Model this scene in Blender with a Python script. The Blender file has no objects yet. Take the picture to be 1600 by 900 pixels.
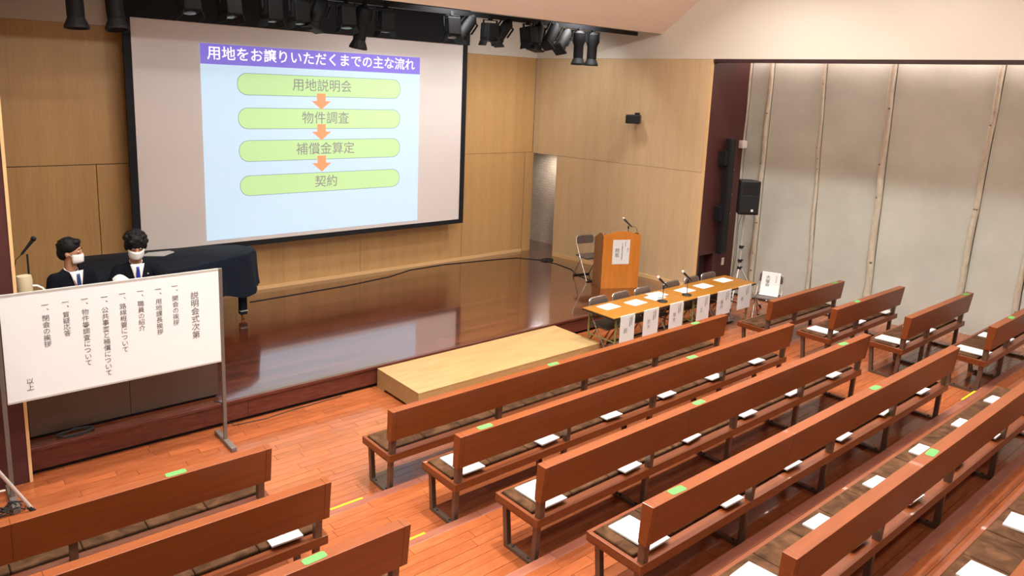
import bpy, bmesh, math, random
from mathutils import Vector, Matrix
random.seed(7)
SC = bpy.context.scene
COL = bpy.context.collection
R = math.radians

# ------------------------------------------------------------ camera
FPX = 1149.48
YAW, PITCH, ROLL = R(40.64681), R(10.52198), R(2.29345)
CAMPOS = Vector((0, 0, 3.7))
F = Vector((math.sin(YAW)*math.cos(PITCH), math.cos(YAW)*math.cos(PITCH), -math.sin(PITCH)))
RT = Vector((math.cos(YAW), -math.sin(YAW), 0)); UP = RT.cross(F)
RT2 = RT*math.cos(ROLL)+UP*math.sin(ROLL); UP2 = -RT*math.sin(ROLL)+UP*math.cos(ROLL)
cam = bpy.data.cameras.new('camera'); co = bpy.data.objects.new('camera', cam); COL.objects.link(co)
cam.sensor_width = 36; cam.lens = FPX/1600*36; cam.shift_y = -98.9/1600; cam.clip_start = .05; cam.clip_end = 100
m = Matrix((RT2, UP2, -F)).transposed().to_4x4(); m.translation = CAMPOS; co.matrix_world = m
SC.camera = co

# ------------------------------------------------------------ world, exposure, lamps
SC.view_settings.view_transform = 'Standard'; SC.view_settings.look = 'None'
SC.view_settings.gamma = 1; SC.view_settings.use_curve_mapping = False
SC.view_settings.exposure = 0.0
w = bpy.data.worlds.new('world'); SC.world = w; w.use_nodes = True
w.node_tree.nodes['Background'].inputs[0].default_value = (1.0, .93, .86, 1)
w.node_tree.nodes['Background'].inputs[1].default_value = .1
def lamp(name, loc, power, size=.35, col=(1, .985, .965), rot=(0, 0, 0), shape='DISK', sy=None, spread=180):
    l = bpy.data.lights.new(name, 'AREA'); l.energy = power; l.color = col; l.shape = shape; l.size = size
    if sy: l.size_y = sy
    l.spread = R(spread)
    o = bpy.data.objects.new(name, l); COL.objects.link(o); o.location = loc; o.rotation_euler = rot; return o
HZ = 7.4
for x in (-1.0, 1.6, 4.2, 6.8, 9.4):                  # downlights over the benches
    for y in (1.0, 2.7, 4.4, 6.1):
        lamp('hall_downlight', (x, y, HZ-.1 if y < 5.2 else 6.8), {9.4: 115, 6.8: 135, 4.2: 140, 1.6: 130, -1.0: 70}[x]*{1.0: .17, 2.7: .41, 4.4: .62, 6.1: .58}[y], .3, spread=100)
for x in (0.5, 4.5, 8.5):                             # wider lamps further back in the hall
    lamp('hall_lamp', (x, -1.5, HZ-.1), 80, .5)
for x, p in ((9.0, 46), (6.4, 34), (3.6, 9)):          # added wash lamps, unseen behind the stage header, to brighten the back wall
    lamp('added_stage_wash', (x, 8.85, 5.2), p, .5, (1, .985, .97), rot=(R(30), 0, 0), spread=125)
lamp('added_uplight', (4.0, 1.8, 6.3), 480, 6, (1, .99, .98), rot=(R(180-42), 0, 0), shape='RECTANGLE', sy=.3)  # unseen strip added to brighten the ceiling and give neutral bounce
lamp('corridor_lamp', (10.85, 11.6, 2.3), 9, .25)
# cove strip that washes the top of the concrete wall
SPL = math.tan(R(6.816))                       # the side walls splay
def wx(Y, X0=10.88, Y0=7.6): return X0+(Y0-Y)*SPL   # x of the side wall at depth Y
WROT = -R(6.816)

# ------------------------------------------------------------ helpers
def col(h):
    h = h.lstrip('#'); c = [int(h[i:i+2], 16)/255 for i in (0, 2, 4)]
    return tuple((v/12.92 if v < .04045 else ((v+.055)/1.055)**2.4) for v in c)+(1,)
MATS = {}
def mat(name, c, rough=.5, metal=0, emit=None, es=0, coat=0, spec=.5, bump=None):
    if name in MATS: return MATS[name]
    m = bpy.data.materials.new(name); m.use_nodes = True; b = m.node_tree.nodes['Principled BSDF']
    b.inputs['Base Color'].default_value = col(c) if isinstance(c, str) else c
    b.inputs['Roughness'].default_value = rough; b.inputs['Metallic'].default_value = metal
    b.inputs['Coat Weight'].default_value = coat; b.inputs['Specular IOR Level'].default_value = spec
    if emit: b.inputs['Emission Color'].default_value = col(emit); b.inputs['Emission Strength'].default_value = es
    nt = m.node_tree; N = nt.nodes; L = nt.links
    if bump is None: bump = (40, .03)
    tc = N.new('ShaderNodeTexCoord'); nz = N.new('ShaderNodeTexNoise'); nz.inputs['Scale'].default_value = bump[0]; nz.inputs['Detail'].default_value = 4
    bp = N.new('ShaderNodeBump'); bp.inputs['Strength'].default_value = bump[1]; bp.inputs['Distance'].default_value = .01
    L.new(tc.outputs['Object'], nz.inputs['Vector']); L.new(nz.outputs['Fac'], bp.inputs['Height']); L.new(bp.outputs['Normal'], b.inputs['Normal'])
    MATS[name] = m; return m
def nodes(name, rough=.5, coat=0):
    m = bpy.data.materials.new(name); m.use_nodes = True; nt = m.node_tree; b = nt.nodes['Principled BSDF']
    b.inputs['Roughness'].default_value = rough; b.inputs['Coat Weight'].default_value = coat; MATS[name] = m
    return m, nt.nodes, nt.links, b
def ramp(N, stops):
    r = N.new('ShaderNodeValToRGB'); e = r.color_ramp.elements
    while len(e) < len(stops): e.new(.5)
    for i, (p, c) in enumerate(stops): e[i].position = p; e[i].color = col(c)
    return r
def mix(N, L, fac, a, b, mode='MIX'):
    x = N.new('ShaderNodeMix'); x.data_type = 'RGBA'; x.blend_type = mode
    for i, v in ((0, fac), (6, a), (7, b)):
        if hasattr(v, 'is_linked'): L.new(v, x.inputs[i])
        else: x.inputs[i].default_value = v
    return x.outputs[2]
def math_(N, L, op, a, b=0):
    x = N.new('ShaderNodeMath'); x.operation = op
    for i, v in ((0, a), (1, b)):
        if hasattr(v, 'is_linked'): L.new(v, x.inputs[i])
        else: x.inputs[i].default_value = v
    return x.outputs[0]
def wood(name, stops, scale=(1, 12, 12), rough=.4, coat=0, island=0.0, nscale=2.0, strip=None):
    """grain stretched along one axis; strip=(axis,width) adds veneer leaves; island tones each board"""
    m, N, L, b = nodes(name, rough, coat)
    tc = N.new('ShaderNodeTexCoord'); mp = N.new('ShaderNodeMapping'); mp.inputs['Scale'].default_value = scale
    L.new(tc.outputs['Object'], mp.inputs[0]); nz = N.new('ShaderNodeTexNoise'); nz.inputs['Scale'].default_value = nscale
    nz.inputs['Detail'].default_value = 6; nz.inputs['Distortion'].default_value = .4
    L.new(mp.outputs[0], nz.inputs['Vector']); r = ramp(N, stops); L.new(nz.outputs['Fac'], r.inputs[0]); out = r.outputs[0]
    g = N.new('ShaderNodeNewGeometry'); oi = N.new('ShaderNodeObjectInfo')
    if island:
        v = math_(N, L, 'FRACT', math_(N, L, 'ADD', g.outputs['Random Per Island'], oi.outputs['Random']))
        v = math_(N, L, 'ADD', math_(N, L, 'MULTIPLY', v, island), 1-island*.55)
        out = mix(N, L, 1.0, out, out); h = N.new('ShaderNodeHueSaturation'); L.new(out, h.inputs['Color']); L.new(v, h.inputs['Value']); out = h.outputs[0]
        # grain offset
        ad = N.new('ShaderNodeVectorMath'); ad.operation = 'ADD'; L.new(mp.outputs[0], ad.inputs[0]); L.new(oi.outputs['Location'], ad.inputs[1]); L.new(ad.outputs[0], nz.inputs['Vector'])
    if strip:
        sp = N.new('ShaderNodeSeparateXYZ'); L.new(tc.outputs['Object'], sp.inputs[0])
        f = math_(N, L, 'DIVIDE', sp.outputs[strip[0]], strip[1]); fl = math_(N, L, 'FLOOR', f)
        wn = N.new('ShaderNodeTexWhiteNoise'); wn.noise_dimensions = '1D'; L.new(fl, wn.inputs['W'])
        fr = math_(N, L, 'FRACT', f); ed = math_(N, L, 'MULTIPLY', math_(N, L, 'PINGPONG', fr, .5), 2)
        v = math_(N, L, 'ADD', math_(N, L, 'MULTIPLY', wn.outputs[0], .10), .93)
        v = math_(N, L, 'ADD', v, math_(N, L, 'MULTIPLY', ed, .05)) 
        h = N.new('ShaderNodeHueSaturation'); L.new(out, h.inputs['Color']); L.new(v, h.inputs['Value']); out = h.outputs[0]
    L.new(out, b.inputs['Base Color'])
    bp = N.new('ShaderNodeBump'); bp.inputs['Strength'].default_value = .05; bp.inputs['Distance'].default_value = .01
    L.new(nz.outputs['Fac'], bp.inputs['Height']); L.new(bp.outputs[0], b.inputs['Normal'])
    return m

class MB:
    def __init__(s): s.v = []; s.f = []
    def add(s, vs, fs):
        n = len(s.v); s.v += [tuple(v) for v in vs]; s.f += [tuple(i+n for i in f) for f in fs]; return s
    def box(s, x0, x1, y0, y1, z0, z1, M=None):
        vs = [(x, y, z) for x in (x0, x1) for y in (y0, y1) for z in (z0, z1)]
        if M is not None: vs = [M @ Vector(v) for v in vs]
        return s.add(vs, [(0, 1, 3, 2), (4, 6, 7, 5), (0, 4, 5, 1), (2, 3, 7, 6), (0, 2, 6, 4), (1, 5, 7, 3)])
    def prism(s, prof, axis, a, b, M=None):
        """closed profile (list of 2d) extruded along axis between a and b"""
        n = len(prof)
        def P(t, p):
            v = {'x': (t, p[0], p[1]), 'y': (p[0], t, p[1]), 'z': (p[0], p[1], t)}[axis]
            return M @ Vector(v) if M is not None else v
        vs = [P(a, p) for p in prof]+[P(b, p) for p in prof]
        fs = [(i, (i+1) % n, n+(i+1) % n, n+i) for i in range(n)]+[tuple(range(n))[::-1], tuple(range(n, 2*n))]
        return s.add(vs, fs)
    def tube(s, pts, r, n=10, rs=None, caps=True):
        pts = [Vector(p) for p in pts]; rings = []; up = None
        for i, p in enumerate(pts):
            d = (pts[min(i+1, len(pts)-1)]-pts[max(i-1, 0)]).normalized()
            if up is None: up = Vector((0, 0, 1)) if abs(d.z) < .9 else Vector((1, 0, 0))
            a = d.cross(up).normalized(); up = a.cross(d).normalized(); rr = rs[i] if rs else r
            rings.append([p+(a*math.cos(2*math.pi*k/n)+up*math.sin(2*math.pi*k/n))*rr for k in range(n)])
        vs = [v for g in rings for v in g]; fs = []
        for i in range(len(pts)-1):
            for k in range(n): fs.append((i*n+k, i*n+(k+1) % n, (i+1)*n+(k+1) % n, (i+1)*n+k))
        if caps: fs += [tuple(range(n))[::-1], tuple(range((len(pts)-1)*n, len(pts)*n))]
        return s.add(vs, fs)
    def lathe(s, prof, c=(0, 0, 0), n=20, M=None):
        vs = []; fs = []
        for r, z in prof:
            for k in range(n):
                a = 2*math.pi*k/n; v = Vector((c[0]+r*math.cos(a), c[1]+r*math.sin(a), c[2]+z)); vs.append(M @ v if M is not None else v)
        for i in range(len(prof)-1):
            for k in range(n): fs.append((i*n+k, i*n+(k+1) % n, (i+1)*n+(k+1) % n, (i+1)*n+k))
        fs += [tuple(range(n))[::-1], tuple(range((len(prof)-1)*n, len(prof)*n))]
        return s.add(vs, fs)
    def ell(s, c, r, n=16, m=10, M=None):
        prof = []; vs = []; fs = []
        for i in range(m+1):
            t = -math.pi/2+math.pi*i/m
            for k in range(n):
                a = 2*math.pi*k/n; v = Vector((r[0]*math.cos(t)*math.cos(a), r[1]*math.cos(t)*math.sin(a), r[2]*math.sin(t)))
                if M is not None: v = M @ v
                vs.append(v+Vector(c))
        for i in range(m):
            for k in range(n): fs.append((i*n+k, i*n+(k+1) % n, (i+1)*n+(k+1) % n, (i+1)*n+k))
        return s.add(vs, fs)
    def mesh(s, name, material, smooth=False):
        me = bpy.data.meshes.new(name); me.from_pydata(s.v, [], s.f); me.update()
        bm = bmesh.new(); bm.from_mesh(me); bmesh.ops.remove_doubles(bm, verts=bm.verts, dist=1e-5); bmesh.ops.recalc_face_normals(bm, faces=bm.faces); bm.to_mesh(me); bm.free()
        if material: me.materials.append(material)
        if smooth:
            me.polygons.foreach_set('use_smooth', [True]*len(me.polygons))
        return me
def obj(name, mb, material, parent=None, smooth=False, bevel=0, loc=None, seg=2):
    me = mb.mesh(name, material, smooth) if isinstance(mb, MB) else mb
    o = bpy.data.objects.new(name, me); COL.objects.link(o); o.parent = parent
    if loc: o.location = loc
    if bevel:
        b = o.modifiers.new('edge', 'BEVEL'); b.width = bevel; b.segments = seg; b.limit_method = 'ANGLE'
    if smooth:
        try:
            me.set_sharp_from_angle(angle=R(40))
        except Exception: pass
    return o
def tag(o, label, cat, group=None):
    o['label'] = label; o['category'] = cat
    if group: o['group'] = group
    return o
def thing(name, label, cat, loc=(0, 0, 0), rz=0, group=None):
    o = bpy.data.objects.new(name, None); COL.objects.link(o); o.location = loc; o.rotation_euler = (0, 0, rz); o.empty_display_size = .1
    return tag(o, label, cat, group)
def struct(name, mb, m, **k):
    o = obj(name, mb, m, **k); o['kind'] = 'structure'; return o
def dup(root, loc, rz=None, label=None, group=None):
    r = root.copy(); COL.objects.link(r); r.location = loc
    if rz is not None: r.rotation_euler = (0, 0, rz)
    if label: r['label'] = label
    if group: r['group'] = group
    for ch in list(root.children):
        c = ch.copy(); COL.objects.link(c); c.parent = r
        for g in list(ch.children):
            d = g.copy(); COL.objects.link(d); d.parent = c
    return r
def text(name, body, size, material, M, parent=None, align='LEFT', bold=0, depth=.0004):
    c = bpy.data.curves.new('lettering_source', 'FONT'); c.body = body; c.size = size; c.align_x = align; c.offset = bold; c.extrude = depth
    c.materials.append(material); c.resolution_u = 2
    src = bpy.data.objects.new('source', c); me = bpy.data.meshes.new_from_object(src); me.name = name; bpy.data.objects.remove(src)
    o = bpy.data.objects.new(name, me); COL.objects.link(o); o.matrix_world = M
    if parent is not None: o.parent = parent; o.matrix_parent_inverse = Matrix.Identity(4); o.matrix_basis = M
    return o
def frame(loc, right, up):
    """matrix whose x is right, y is up, z the outward normal"""
    r = Vector(right).normalized(); u = Vector(up).normalized(); n = r.cross(u)
    m = Matrix((r, u, n)).transposed().to_4x4(); m.translation = Vector(loc); return m

# ------------------------------------------------------------ materials
PEW = wood('orange brown bench wood', [(.25, '#713610'), (.5, '#783b12'), (.75, '#803f14')], (1.2, 10, 14), .42, .08)
PEWD = wood('bench edge wood', [(.25, '#663012'), (.75, '#723815')], (1.2, 10, 14), .35, .2)
BOARD = wood('red brown floor boards', [(.2, '#864626'), (.5, '#93502d'), (.8, '#9f5b36')], (2.5, 16, 16), .22, .3, island=.24)
NOSE = wood('pale nosing wood', [(.2, '#7a4434'), (.5, '#86503e'), (.8, '#925c48')], (2, 14, 14), .32, .1, island=.18)
STAGEW = wood('dark glossy stage boards', [(.2, '#482213'), (.5, '#552a1a'), (.8, '#633421')], (1.2, 30, 30), .14, 1.0, nscale=1.4)
b_ = STAGEW.node_tree.nodes['Principled BSDF']; b_.inputs['Coat IOR'].default_value = 2.0; b_.inputs['Coat Roughness'].default_value = .07
N, L = STAGEW.node_tree.nodes, STAGEW.node_tree.links; src = b_.inputs['Base Color'].links[0].from_socket
tc = N.new('ShaderNodeTexCoord'); bt = N.new('ShaderNodeTexBrick'); bt.inputs['Scale'].default_value = 1; bt.inputs['Brick Width'].default_value = 1.5; bt.inputs['Row Height'].default_value = .09; bt.inputs['Mortar Size'].default_value = .002; bt.offset = .37
bt.inputs['Color1'].default_value = (.6, .6, .6, 1); bt.inputs['Color2'].default_value = (1.3, 1.25, 1.2, 1); bt.inputs['Mortar'].default_value = (.3, .3, .3, 1); L.new(tc.outputs['Object'], bt.inputs['Vector'])
L.new(mix(N, L, 1.0, src, bt.outputs['Color'], 'MULTIPLY'), b_.inputs['Base Color'])
L.new(math_(N, L, 'SUBTRACT', 1.0, math_(N, L, 'MULTIPLY', bt.outputs['Fac'], .3)), b_.inputs['Coat Weight'])
RISER = wood('stage riser wood', [(.2, '#48211a'), (.5, '#562a21'), (.8, '#64362c')], (3, 14, 20), .25, .3)
MAPX = wood('maple veneer on the back wall', [(.2, '#bd945c'), (.5, '#c59c66'), (.8, '#cca470')], (30, 30, 1.5), .45, .05, strip=(0, .26))
MAPY = wood('maple veneer on the side wall', [(.2, '#c6a87f'), (.5, '#ceb189'), (.8, '#d5b992')], (30, 30, 1.5), .45, .05, strip=(1, .30))
PLY = wood('pale plywood', [(.2, '#957649'), (.5, '#a08153'), (.8, '#ab8c5f')], (1.5, 9, 9), .45)
TABLEW = wood('orange table laminate', [(.2, '#905c1e'), (.5, '#986422'), (.8, '#a06b28')], (1, 8, 8), .3)
LECT = wood('orange lectern veneer', [(.2, '#b36a22'), (.5, '#be7429'), (.8, '#c97e32')], (8, 8, 1), .4)
LECTS = wood('brown lectern side veneer', [(.2, '#8a5a30'), (.8, '#9a683c')], (8, 8, 1), .4)
BIRCH, N, L, b = nodes('pale birch bark', .7)
tc = N.new('ShaderNodeTexCoord'); mp = N.new('ShaderNodeMapping'); mp.inputs['Scale'].default_value = (6, 6, 3); L.new(tc.outputs['Object'], mp.inputs[0])
nz = N.new('ShaderNodeTexNoise'); nz.inputs['Scale'].default_value = 3; nz.inputs['Detail'].default_value = 5; L.new(mp.outputs[0], nz.inputs['Vector'])
r = ramp(N, [(.25, '#8d8474'), (.36, '#bdb5a2'), (.6, '#c9c2b0'), (.8, '#d3ccba')]); L.new(nz.outputs['Fac'], r.inputs[0]); L.new(r.outputs[0], b.inputs['Base Color'])
bp = N.new('ShaderNodeBump'); bp.inputs['Strength'].default_value = .5; bp.inputs['Distance'].default_value = .01; L.new(nz.outputs['Fac'], bp.inputs['Height']); L.new(bp.outputs[0], b.inputs['Normal'])
CONC, N, L, b = nodes('grey cast concrete', .75)
tc = N.new('ShaderNodeTexCoord'); nz = N.new('ShaderNodeTexNoise'); nz.inputs['Scale'].default_value = 1.1; nz.inputs['Detail'].default_value = 8; nz.inputs['Roughness'].default_value = .6
L.new(tc.outputs['Object'], nz.inputs['Vector']); r = ramp(N, [(.3, '#bdbfb4'), (.5, '#c6c8bd'), (.7, '#cfd0c6')]); L.new(nz.outputs['Fac'], r.inputs[0]); L.new(r.outputs[0], b.inputs['Base Color'])
n2 = N.new('ShaderNodeTexNoise'); n2.inputs['Scale'].default_value = 30; n2.inputs['Detail'].default_value = 5; L.new(tc.outputs['Object'], n2.inputs['Vector'])
bp = N.new('ShaderNodeBump'); bp.inputs['Strength'].default_value = .15; bp.inputs['Distance'].default_value = .01; L.new(n2.outputs['Fac'], bp.inputs['Height']); L.new(bp.outputs[0], b.inputs['Normal'])
SUEDE, N, L, b = nodes('worn brown suede', .95); b.inputs['Specular IOR Level'].default_value = .15
tc = N.new('ShaderNodeTexCoord'); oi = N.new('ShaderNodeObjectInfo'); ad = N.new('ShaderNodeVectorMath'); ad.operation = 'ADD'; L.new(tc.outputs['Object'], ad.inputs[0]); L.new(oi.outputs['Location'], ad.inputs[1])
nz = N.new('ShaderNodeTexNoise'); nz.inputs['Scale'].default_value = 6; nz.inputs['Detail'].default_value = 3; nz.inputs['Distortion'].default_value = 1.2; L.new(ad.outputs[0], nz.inputs['Vector'])
r = ramp(N, [(.3, '#342012'), (.5, '#48301d'), (.7, '#5c3f2a')]); L.new(nz.outputs['Fac'], r.inputs[0]); L.new(r.outputs[0], b.inputs['Base Color'])
bp = N.new('ShaderNodeBump'); bp.inputs['Strength'].default_value = .4; bp.inputs['Distance'].default_value = .02; L.new(nz.outputs['Fac'], bp.inputs['Height']); L.new(bp.outputs[0], b.inputs['Normal'])
BRICK, N, L, b = nodes('white painted brick', .6)
tc = N.new('ShaderNodeTexCoord'); mp = N.new('ShaderNodeMapping'); mp.inputs['Rotation'].default_value = (0, R(-90), R(-90)); L.new(tc.outputs['Object'], mp.inputs[0])
bt = N.new('ShaderNodeTexBrick'); bt.inputs['Scale'].default_value = 4.5; bt.inputs['Color1'].default_value = col('#d8c4ae'); bt.inputs['Color2'].default_value = col('#cdb8a2'); bt.inputs['Mortar'].default_value = col('#b9a48e'); L.new(mp.outputs[0], bt.inputs['Vector'])
L.new(bt.outputs['Color'], b.inputs['Base Color'])
CLOTH, N, L, b = nodes('dark navy cloth', .85); b.inputs['Specular IOR Level'].default_value = .2
tc = N.new('ShaderNodeTexCoord'); nz = N.new('ShaderNodeTexNoise'); nz.inputs['Scale'].default_value = 5; nz.inputs['Detail'].default_value = 3; nz.inputs['Distortion'].default_value = .6; L.new(tc.outputs['Object'], nz.inputs['Vector'])
b.inputs['Base Color'].default_value = col('#0c1422'); b.inputs['Sheen Weight'].default_value = .03
bp = N.new('ShaderNodeBump'); bp.inputs['Strength'].default_value = .5; bp.inputs['Distance'].default_value = .03; L.new(nz.outputs['Fac'], bp.inputs['Height']); L.new(bp.outputs[0], b.inputs['Normal'])
WHITEWALL = mat('warm white plaster', '#dad2c4', .8)
SOFFIT = mat('peach ceiling plaster', '#efdcc8', .8)
MAROON = mat('maroon painted wall', '#4b2422', .5)
BLACK = mat('black stage masking', '#0b0c12', .8)
DGREY = mat('dark grey metal', '#151619', .65, 0, spec=.3)
SPOTB = mat('matt black lamp housing', '#0b0b0d', .7, 0, spec=.25)
PIPE = mat('black lighting pipe', '#1c1d20', .5, .2)
SCREENW = mat('white screen cloth', '#e6deda', .8)
SLBLUE = mat('projected pale blue', '#9fb2c4', .8, emit='#c9e2f5', es=.72)
SLPUR = mat('projected violet', '#7a6fb0', .8, emit='#8474e6', es=.62)
SLGRN = mat('projected pale green', '#a5c08f', .8, emit='#c3eba2', es=.62)
SLLINE = mat('projected grey green outline', '#7f9a8c', .8, emit='#8fae9c', es=.5)
SLTXT = mat('projected grey lettering', '#8c8c88', .8, emit='#9c9d96', es=.38)
SLWHT = mat('projected white lettering', '#d8d8e0', .8, emit='#ffffff', es=.8)
SLORG = mat('projected orange', '#d08a60', .8, emit='#f7a070', es=.6)
PAPER = mat('white paper', '#d8d6d2', .6)
PAPERG = mat('grey printed paper edge', '#c9c7c2', .7)
INK = mat('faded black ink', '#463f41', .7)
INKL = mat('light grey print', '#6f6c6c', .7)
GREEN = mat('pale green sticker', '#549448', .8)
YEL = mat('yellow tape', '#b5a012', .5)
STEELB = mat('bronze grey steel', '#6a5648', .4, .5)
CHROME = mat('chrome pipe', '#c8c6c2', .22, 1)
SILVER = mat('silver painted metal', '#c4c1bb', .4, .25)
OLIVE = mat('olive painted table steel', '#8a8a52', .45, .3)
VINYL = mat('grey brown vinyl', '#5a4d46', .5)
RUBBER = mat('black rubber', '#141414', .7)
POSTM = mat('brown grey stand steel', '#70665e', .4, .3)
BOARDW = mat('white board surface', '#e4e6e6', .4)
COUNTER = mat('dark brown counter panel', '#4a3a30', .4)
TRIMW = mat('pale edge wood', '#e0b984', .5)
SPK = mat('black loudspeaker plastic', '#17181a', .5)
GRILLE = mat('black loudspeaker grille', '#0e0f10', .7, bump=(250, .4))
BEIGE = mat('beige plastic', '#c9bda0', .5)
WHITEP = mat('white plastic', '#ece8e0', .4)
BULB = mat('warm lamp glass', '#ffe0b0', .3, emit='#ffdca8', es=3)

# ------------------------------------------------------------ setting: floor
RISE, PITCHY, EDGE0 = .105, .89, 5.28
def edgeY(k): return EDGE0-PITCHY*(k-1)         # front edge of tread k (k>=1)
ST_H, ST_Y = .27, 7.54
slab = MB(); T = .014
slab.prism([(-4.2, -.5), (-4.2, RISE*7-T)] + [p for k in range(7, 0, -1) for p in ((edgeY(k)-.004, RISE*k-T), (edgeY(k)-.004, RISE*(k-1)-T))] + [(7.62, -T), (7.62, -.5)], 'x', -5.5, 13.6)
floor = struct('floor', slab, mat('dark subfloor', '#3a1c12', .8))
def in_view(p):
    d = Vector(p)-CAMPOS; z = d.dot(F)
    if z < .5: return False
    x = FPX*d.dot(RT2)/z; y = FPX*d.dot(UP2)/z+98.9
    return abs(x) < 830 and abs(y) < 480
cands = []; BW = .098
for k in range(0, 7):
    y1 = (edgeY(k) if k else 7.60)-(.082 if k else 0); y0 = edgeY(k+1)
    nb = max(1, round((y1-y0)/BW)); bw = (y1-y0)/nb
    for j in range(nb):
        x = -5.5+random.random()*.9; yy = y0+j*bw
        while x < wx(yy, 12.1)+.6:
            ln = random.choice((.75, .9, .9, 1.05)); cands.append((x, x+ln, yy, yy+bw, RISE*k)); x += ln
def inclip(c): return c[0] < 13.2
cands = [c for c in cands if inclip(c)]
vis = [c for c in cands if in_view(((c[0]+c[1])/2, (c[2]+c[3])/2, c[4]))]
vis.sort(key=lambda c: (Vector(((c[0]+c[1])/2, c[2], c[4]))-CAMPOS).length)
def covered(c):     # mostly below a bench seat
    xm = (c[0]+c[1])/2
    for k in range(1, 7):
        Yr = 5.275-PITCHY*(k-1)
        if Yr+.08 < (c[2]+c[3])/2 < Yr+.36 and (3.3+.085*(k-1) < xm < 8.2+.085*k): return True
    return False
single = [c for c in vis if not covered(c)][:296]; ss = set(single)
pm = {}
for c in single:
    key = (round(c[1]-c[0], 2), round(c[3]-c[2], 4))
    if key not in pm:
        l, bw = key; g = .0016; pm[key] = MB().box(g, l-g, g, bw-g, -T, 0).mesh('plank', BOARD)
    o = bpy.data.objects.new('plank', pm[key]); COL.objects.link(o); o.parent = floor; o.location = (c[0], c[2], c[4]+random.uniform(-.0006, .0006))
rest = MB()
for c in cands:
    if c not in ss: g = .0016; rest.box(c[0]+g, c[1]-g, c[2]+g, c[3]-g, c[4]-T, c[4]+random.uniform(-.0006, .0006))
o = obj('planks', rest, BOARD, floor); o['kind'] = 'stuff'
for k in range(1, 7):
    x = -5.5
    while x < 13.2:
        o = obj('nosing', MB().box(.001, 1.798, -.082, 0, -.03, .001), NOSE, floor, bevel=.004, loc=(x, edgeY(k), RISE*k)); x += 1.8
for n, (x0, x1, k, lab) in enumerate([(2.62, 2.93, 1, 'yellow tape strip on the first step edge of the aisle'), (2.82, 2.99, 2, 'short yellow tape strip on the second step edge of the aisle'), (9.07, 9.5, 4, 'yellow tape strip on the step edge beside the far aisle')]):
    tag(obj('tape_strip', MB().box(x0, x1, edgeY(k)-.012, edgeY(k)+.012, RISE*k+.0012, RISE*k+.0028), YEL), lab, 'tape')

# stage
st = MB(); st.box(-5.5, 13.6, ST_Y, 13.5, ST_H-.03, ST_H)
stage = struct('floor_stage', st, STAGEW)
x = .76; i = 0
while x < 10.9:
    x2 = min(x+2.02, 10.9); obj('riser_panel', MB().box(x+.002, x2-.002, ST_Y+.012, ST_Y+.03, .045, ST_H-.03), RISER, stage); x = x2
obj('edge_strip', MB().box(.76, 10.9, ST_Y-.004, ST_Y+.05, ST_H-.03, ST_H+.002), RISER, stage, bevel=.004)
obj('toe_kick', MB().box(-5, 13, ST_Y+.05, ST_Y+.08, -.01, .2), BLACK, stage)

# back wall with big veneer panels
WT = 4.32; BY = 11.55; JT = 2.39
wb = MB(); wb.box(-3, 10.42, BY+.03, BY+.2, ST_H, 6.2)
wall_back = struct('wall_back', wb, mat('dark joint', '#3c2a1c', .8))
def pan(x0, x1, z0, z1, mt=MAPX, d=.0, name='panel'):
    return obj(name, MB().box(x0+.003, x1-.003, BY-d, BY+.028, z0+.003, z1-.003), mt, wall_back)
pan(1.17, 2.22, ST_H, 2.42, name='door_leaf', d=.004); pan(-.6, 1.165, ST_H, 2.42)
pan(-.6, 4.1, 2.425, WT); pan(2.225, 4.1, ST_H, 2.42)
xs = [4.1, 6.35, 8.6, 10.4]
for a, c in zip(xs, xs[1:]): pan(a, c, JT, WT)
for a, c in zip([4.1, 6.35, 8.6], [6.35, 8.6, 10.19]): pan(a, c, ST_H+.03, JT)
obj('edge_board', MB().box(10.195, 10.43, BY-.012, BY+.2, ST_H, JT-.003), MAPX, wall_back)
obj('baseboard', MB().box(2.2, 10.19, BY-.012, BY+.03, ST_H, ST_H+.06), TRIMW, wall_back)
obj('upper_plaster', MB().box(-1.5, 10.6, BY-.006, BY+.03, WT, 6.2), WHITEWALL, wall_back)

# right side wall: veneer on the stage, white plaster above the alcove
def sidebox(ya, yb, z0, z1, t=.12, off=0):
    m = MB(); n = Vector((math.cos(R(6.816)), math.sin(R(6.816)), 0))
    P = [Vector((wx(ya), ya, 0))+n*off, Vector((wx(yb), yb, 0))+n*off, Vector((wx(yb), yb, 0))+n*(off+t), Vector((wx(ya), ya, 0))+n*(off+t)]
    return m.prism([(p.x, p.y) for p in P], 'z', z0, z1)
wall_r = struct('wall_right', sidebox(7.62, 10.88, ST_H-.02, WT-.02, .12, .024), mat('dark joint', '#3c2a1c', .8))
obj('header_wall', sidebox(10.88, 11.56, JT+.01, WT-.02, .1, .03), MAPY, wall_r)
ys = [7.62, 10.89]
for a, c in zip(ys, ys[1:]):
    obj('panel', sidebox(a+.002, c-.002, ST_H+.0, JT-.02, .025, 0), MAPY, wall_r)
for a, c in zip([7.62], [11.55]):
    obj('panel', sidebox(a+.002, c-.002, JT-.015, WT-.003, .025, 0), MAPY, wall_r)
obj('baseboard', sidebox(7.64, 10.88, ST_H, ST_H+.07, .02, -.012), TRIMW, wall_r)
obj('upper_plaster', sidebox(7.7, 11.6, WT, 6.2, .12, -.0), WHITEWALL, wall_r)
struct('trim_1', sidebox(7.585, 7.62, .0, WT, .045, -.006), TRIMW)
struct('wall_upper', sidebox(-4.5, 7.7, WT, 9, .16, -.0), WHITEWALL)
struct('trim_2', sidebox(-4.5, 7.6, WT-.055, WT, .2, .004), mat('dark maroon edge', '#38201f', .6))
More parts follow.
